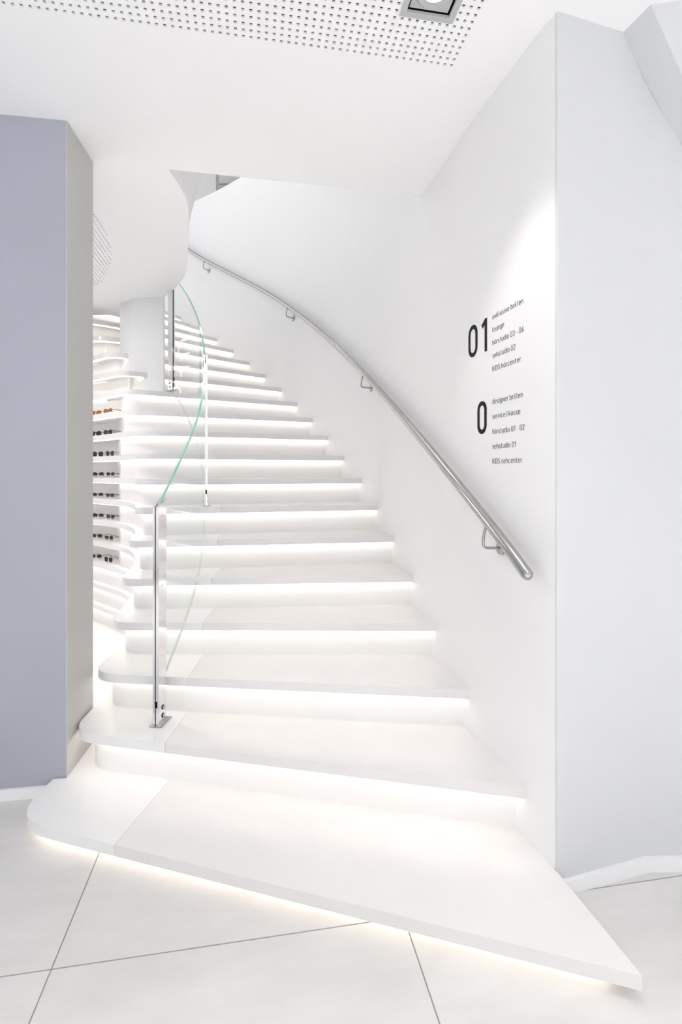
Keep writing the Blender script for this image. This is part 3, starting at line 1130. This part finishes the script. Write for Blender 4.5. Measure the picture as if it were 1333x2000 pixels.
s0 = U(963)
b01 = empty('floor_directory', (*wall_pt(U(952), 0.0), 1.87))
tag(b01, 'black numeral 01 with five lines of small grey lettering, upper block on the stair wall', 'lettering')
for tx, px, z in (('exklusive brillen', 1022.5, 2.094), ('lounge', 985, 2.040), ('h\u00f6rstudio 03 - 06', 1023.4, 1.986),
                  ('sehstudio 02', 1007, 1.931), ('KIDS h\u00f6rcenter', 1017.8, 1.876)):
    write('text_line', tx, s0, U(px), z, 0.0203, 0.0014, M['text'], b01, 0.27)
b00 = empty('floor_directory', (*wall_pt(U(952), 0.0), 1.48))
tag(b00, 'black numeral 0 with five lines of small grey lettering, lower block on the stair wall', 'lettering')
for tx, px, z in (('designer brillen', 1021.5, 1.739), ('service | kasse', 1016.5, 1.677), ('h\u00f6rstudio 01 - 02', 1025, 1.614),
                  ('sehstudio 01', 1008, 1.552), ('KIDS sehcenter', 1020, 1.490)):
    write('text_line', tx, s0, U(px), z, 0.0203, 0.0014, M['text'], b00, 0.27)
SW = 0.0185


def numeral(ch, px0, px1, z0, z1, parent):
    """inset by half a stroke on each side"""
    sl, sr = U(px0) - SW / 2, U(px1) + SW / 2
    w, h = sl - sr, z1 - z0 - SW
    if ch == '0':
        r = w / 2
        pl = [(p[0], p[1]) for p in arc(r, h - r, r, r, 0, 180, 12) + arc(r, r, r, r, 180, 360, 12) + [(w, h - r)]]
        strokes = [pl]
    else:
        w, h = sl - sr, z1 - z0
        strokes = [[(w, 0 - SW / 2), (w, h - SW / 2)], [(w - SW * 0.1, h - SW * 0.95), (0.0, h - SW / 2 - w * 0.95)]]
    bm = bmesh.new()
    for pl in strokes:
        prev = None
        for L_, R_ in stroke_quads(pl, SW):
            row = []
            for (tx, tz) in (L_, R_):
                for off in (0.0014, -0.0004):
                    q_ = wall_pt(sl - tx, off)
                    row.append(bm.verts.new((q_[0], q_[1], z0 + SW / 2 + tz)))
            if prev:
                bm.faces.new((prev[0], row[0], row[2], prev[2]))
                bm.faces.new((prev[1], prev[3], row[3], row[1]))
                bm.faces.new((prev[0], prev[1], row[1], row[0]))
                bm.faces.new((prev[2], row[2], row[3], prev[3]))
            else:
                bm.faces.new((row[0], row[2], row[3], row[1]))
            prev = row
        bm.faces.new((prev[0], prev[1], prev[3], prev[2]))
    return from_bm('numeral', bm, M['vinyl'], parent)


numeral('0', 916, 933.5, 1.973, 2.117, b01)
numeral('1', 940.5, 952, 1.973, 2.115, b01)
numeral('0', 933.5, 951.3, 1.620, 1.763, b00)

# ------------------------------------------------------------------ recessed downlight in the perforated ceiling
dlx, dly = dl
dn = empty('ceiling_downlight', (dlx, dly, CEIL), TH)
tag(dn, 'square grey recessed downlight with a round swivel lamp in the perforated ceiling', 'lamp')


def local(name, bm, mat, parent, smooth=None):
    o = from_bm(name, bm, mat, parent, smooth)
    o.matrix_parent_inverse = Matrix.Identity(4)
    return o


def frame_bm(o, i, z0, z1):
    bm = bmesh.new()
    V = []
    for h, z in ((o, z0), (o, z1), (i, z1), (i, z0)):
        V.append([bm.verts.new((sx * h, sy * h, z)) for sx, sy in ((-1, -1), (1, -1), (1, 1), (-1, 1))])
    for a in range(4):
        b = (a + 1) % 4
        for k in range(4):
            bm.faces.new((V[a][k], V[a][(k + 1) % 4], V[b][(k + 1) % 4], V[b][k]))
    return bm


hs = 3.5 * PIT
local('frame', frame_bm(hs + 0.001, hs - 0.020, -0.004, 0.006), M['alu'], dn)
bxm = frame_bm(hs - 0.0005, hs - 0.020, 0.006, 0.12)
box_bm(-hs + 0.001, hs - 0.001, -hs + 0.001, hs - 0.001, 0.115, 0.12, bxm)
local('housing', bxm, M['black'], dn)
# swivel plate with a round hole
R1 = 0.0655
hp = hs - 0.0275


def plate(r, h, z0, z1, seg=40):
    bm = bmesh.new()
    rows = []
    for z in (z0, z1):
        inn, outr = [], []
        for k in range(seg):
            a = 2 * math.pi * k / seg
            c, s = math.cos(a), math.sin(a)
            m = h / max(abs(c), abs(s))
            inn.append(bm.verts.new((r * c, r * s, z)))
            outr.append(bm.verts.new((m * c, m * s, z)))
        rows.append((inn, outr))
    for k in range(seg):
        k2 = (k + 1) % seg
        for inn, outr in rows:
            bm.faces.new((inn[k], inn[k2], outr[k2], outr[k]))
        bm.faces.new((rows[0][0][k], rows[0][0][k2], rows[1][0][k2], rows[1][0][k]))
        bm.faces.new((rows[0][1][k], rows[0][1][k2], rows[1][1][k2], rows[1][1][k]))
    return bm


def ring(r0, r1, z0, z1, seg=40):
    bm = bmesh.new()
    V = []
    for r, z in ((r1, z0), (r1, z1), (r0, z1), (r0, z0)):
        V.append([bm.verts.new((r * math.cos(2 * math.pi * k / seg), r * math.sin(2 * math.pi * k / seg), z)) for k in range(seg)])
    for a in range(4):
        for k in range(seg):
            bm.faces.new((V[a][k], V[a][(k + 1) % seg], V[(a + 1) % 4][(k + 1) % seg], V[(a + 1) % 4][k]))
    return bm


local('swivel_plate', plate(R1, hp, 0.006, 0.012, 40), M['alu'], dn)
local('lamp_ring', ring(0.0475, 0.0615, 0.002, 0.022), M['alu'], dn, 40)
local('reflector', ring(0.041, 0.0475, 0.006, 0.03), M['alu'], dn, 40)
local('bulb', tube_bm([(0, 0, 0.010), (0, 0, 0.016), (0, 0, 0.03)], [0.030, 0.0415, 0.0415], 32), M['lamp'], dn, 40)
spot = lamp('downlight_beam', 'SPOT', (dlx, dly, CEIL - 0.012), 24, (1, 0.97, 0.93), (0, 0, 0), spot_size=math.radians(76), spot_blend=0.5, shadow_soft_size=0.03)

# ------------------------------------------------------------------ eyeglasses on the shelves
def glasses(kind, n, s, yaw, label):
    """n = shelf level, s = place along the shelf edge (direction as seen from the camera), yaw = turn about the edge normal"""
    fm, lm, half, thick = {'tort': (M['ftort'], M['lamber'], False, 0.0032), 'black': (M['fblack'], M['ldark'], False, 0.0034),
                           'bronze': (M['fgold'], M['ldark'], False, 0.0016), 'half': (M['fblack'], M['lgrad'], True, 0.0026),
                           'clear': (M['fblack'], M['lpale'], True, 0.0022)}[kind]
    L = offset(LC, 0.065)
    c = on_curve([p for p in L if p[1] > 3.9], s)
    k = min(range(len(L)), key=lambda q_: (L[q_][0] - c[0]) ** 2 + (L[q_][1] - c[1]) ** 2)
    a, b = L[max(0, k - 1)], L[min(len(L) - 1, k + 1)]
    ang = math.atan2(b[1] - a[1], b[0] - a[0])          # shelf tangent
    root = empty('eyeglasses', (c[0], c[1], zt(n) + 0.0005), ang + math.pi + yaw)
    tag(root, label, 'eyeglasses', 'glasses on the display shelves')
    # local: x along the front, -y outward, +y towards the back
    cz = 0.027
    lw, lh, dx = 0.0245, 0.021 if not half else 0.0195, 0.034

    def rim(sx, top_only=False):
        pts = []
        for q_ in range(25):
            t = 2 * math.pi * q_ / 24
            ct, st = math.cos(t), math.sin(t)
            e = 0.75
            pts.append((sx * dx + lw * math.copysign(abs(ct) ** e, ct), 0.0, cz + lh * math.copysign(abs(st) ** e, st) - (0.003 * (ct * sx) if st > 0 else 0) * -1))
        return pts
    fb = bmesh.new()
    for sx in (-1, 1):
        pts = rim(sx)
        if half:
            tube_bm(pts[1:12], thick * 1.3, 6, fb)
            tube_bm(pts[11:] + pts[:2], 0.0009, 5, fb)
        else:
            tube_bm(pts, thick, 6, fb, caps=False)
    tube_bm([(-0.0105, 0, cz + 0.008), (0, -0.002, cz + 0.012), (0.0105, 0, cz + 0.008)], thick, 6, fb)
    local('frame', fb, fm, root, 60)
    for sx in (-1, 1):
        pts = rim(sx)[:-1]
        lb = bmesh.new()
        f_ = [lb.verts.new((p[0], -0.001, p[2])) for p in pts]
        b_ = [lb.verts.new((p[0], 0.001, p[2])) for p in pts]
        lb.faces.new(f_)
        lb.faces.new(b_)
        for q_ in range(len(pts)):
            lb.faces.new((f_[q_], f_[(q_ + 1) % len(pts)], b_[(q_ + 1) % len(pts)], b_[q_]))
        local('lens', lb, lm, root)
        xs = sx * (dx + lw + 0.003)
        path = [(sx * (dx + lw - 0.001), 0, cz + 0.012), (xs, 0.004, cz + 0.012), (xs, 0.09, cz + 0.011), (xs - sx * 0.002, 0.112, cz + 0.005), (xs - sx * 0.004, 0.138, cz - 0.014)]
        local('temple', tube_bm(catmull(path, 3), [thick * 0.75] * 12 + [thick * 1.1], 6), fm, root, 60)
    return root


ROWS = {11: 'highest shelf holding glasses', 10: 'second shelf holding glasses from the top', 9: 'third shelf holding glasses from the top',
        8: 'fourth shelf holding glasses from the top', 7: 'fifth shelf holding glasses from the top', 6: 'sixth shelf holding glasses from the top',
        5: 'seventh shelf holding glasses from the top', 4: 'lowest shelf holding glasses'}
KIND = {11: ('tort', 'tort'), 10: ('black', 'black'), 9: ('bronze', 'bronze'), 8: ('half', 'half'), 7: ('half', 'half'), 6: ('half', 'half'),
        5: ('half', 'half'), 4: ('half', 'bronze')}
WORD = {'tort': 'amber tortoiseshell glasses', 'black': 'black framed sunglasses', 'bronze': 'thin bronze framed sunglasses', 'half': 'black browline glasses',
        'clear': 'black browline glasses'}
for n in range(11, 3, -1):
    for q_, (px, side) in enumerate(((190, 'left'), (214, 'right'))):
        px2 = px + {11: -3, 10: -3, 9: 1, 8: 2, 7: 1, 6: 2, 5: -1, 4: -2}[n]
        k = KIND[n][q_]
        glasses(k, n, (px2 - 666.5) / 1000, 0.35 if q_ == 0 else 0.15,
                '%s, %s pair on the %s' % (WORD[k], side, ROWS[n]))
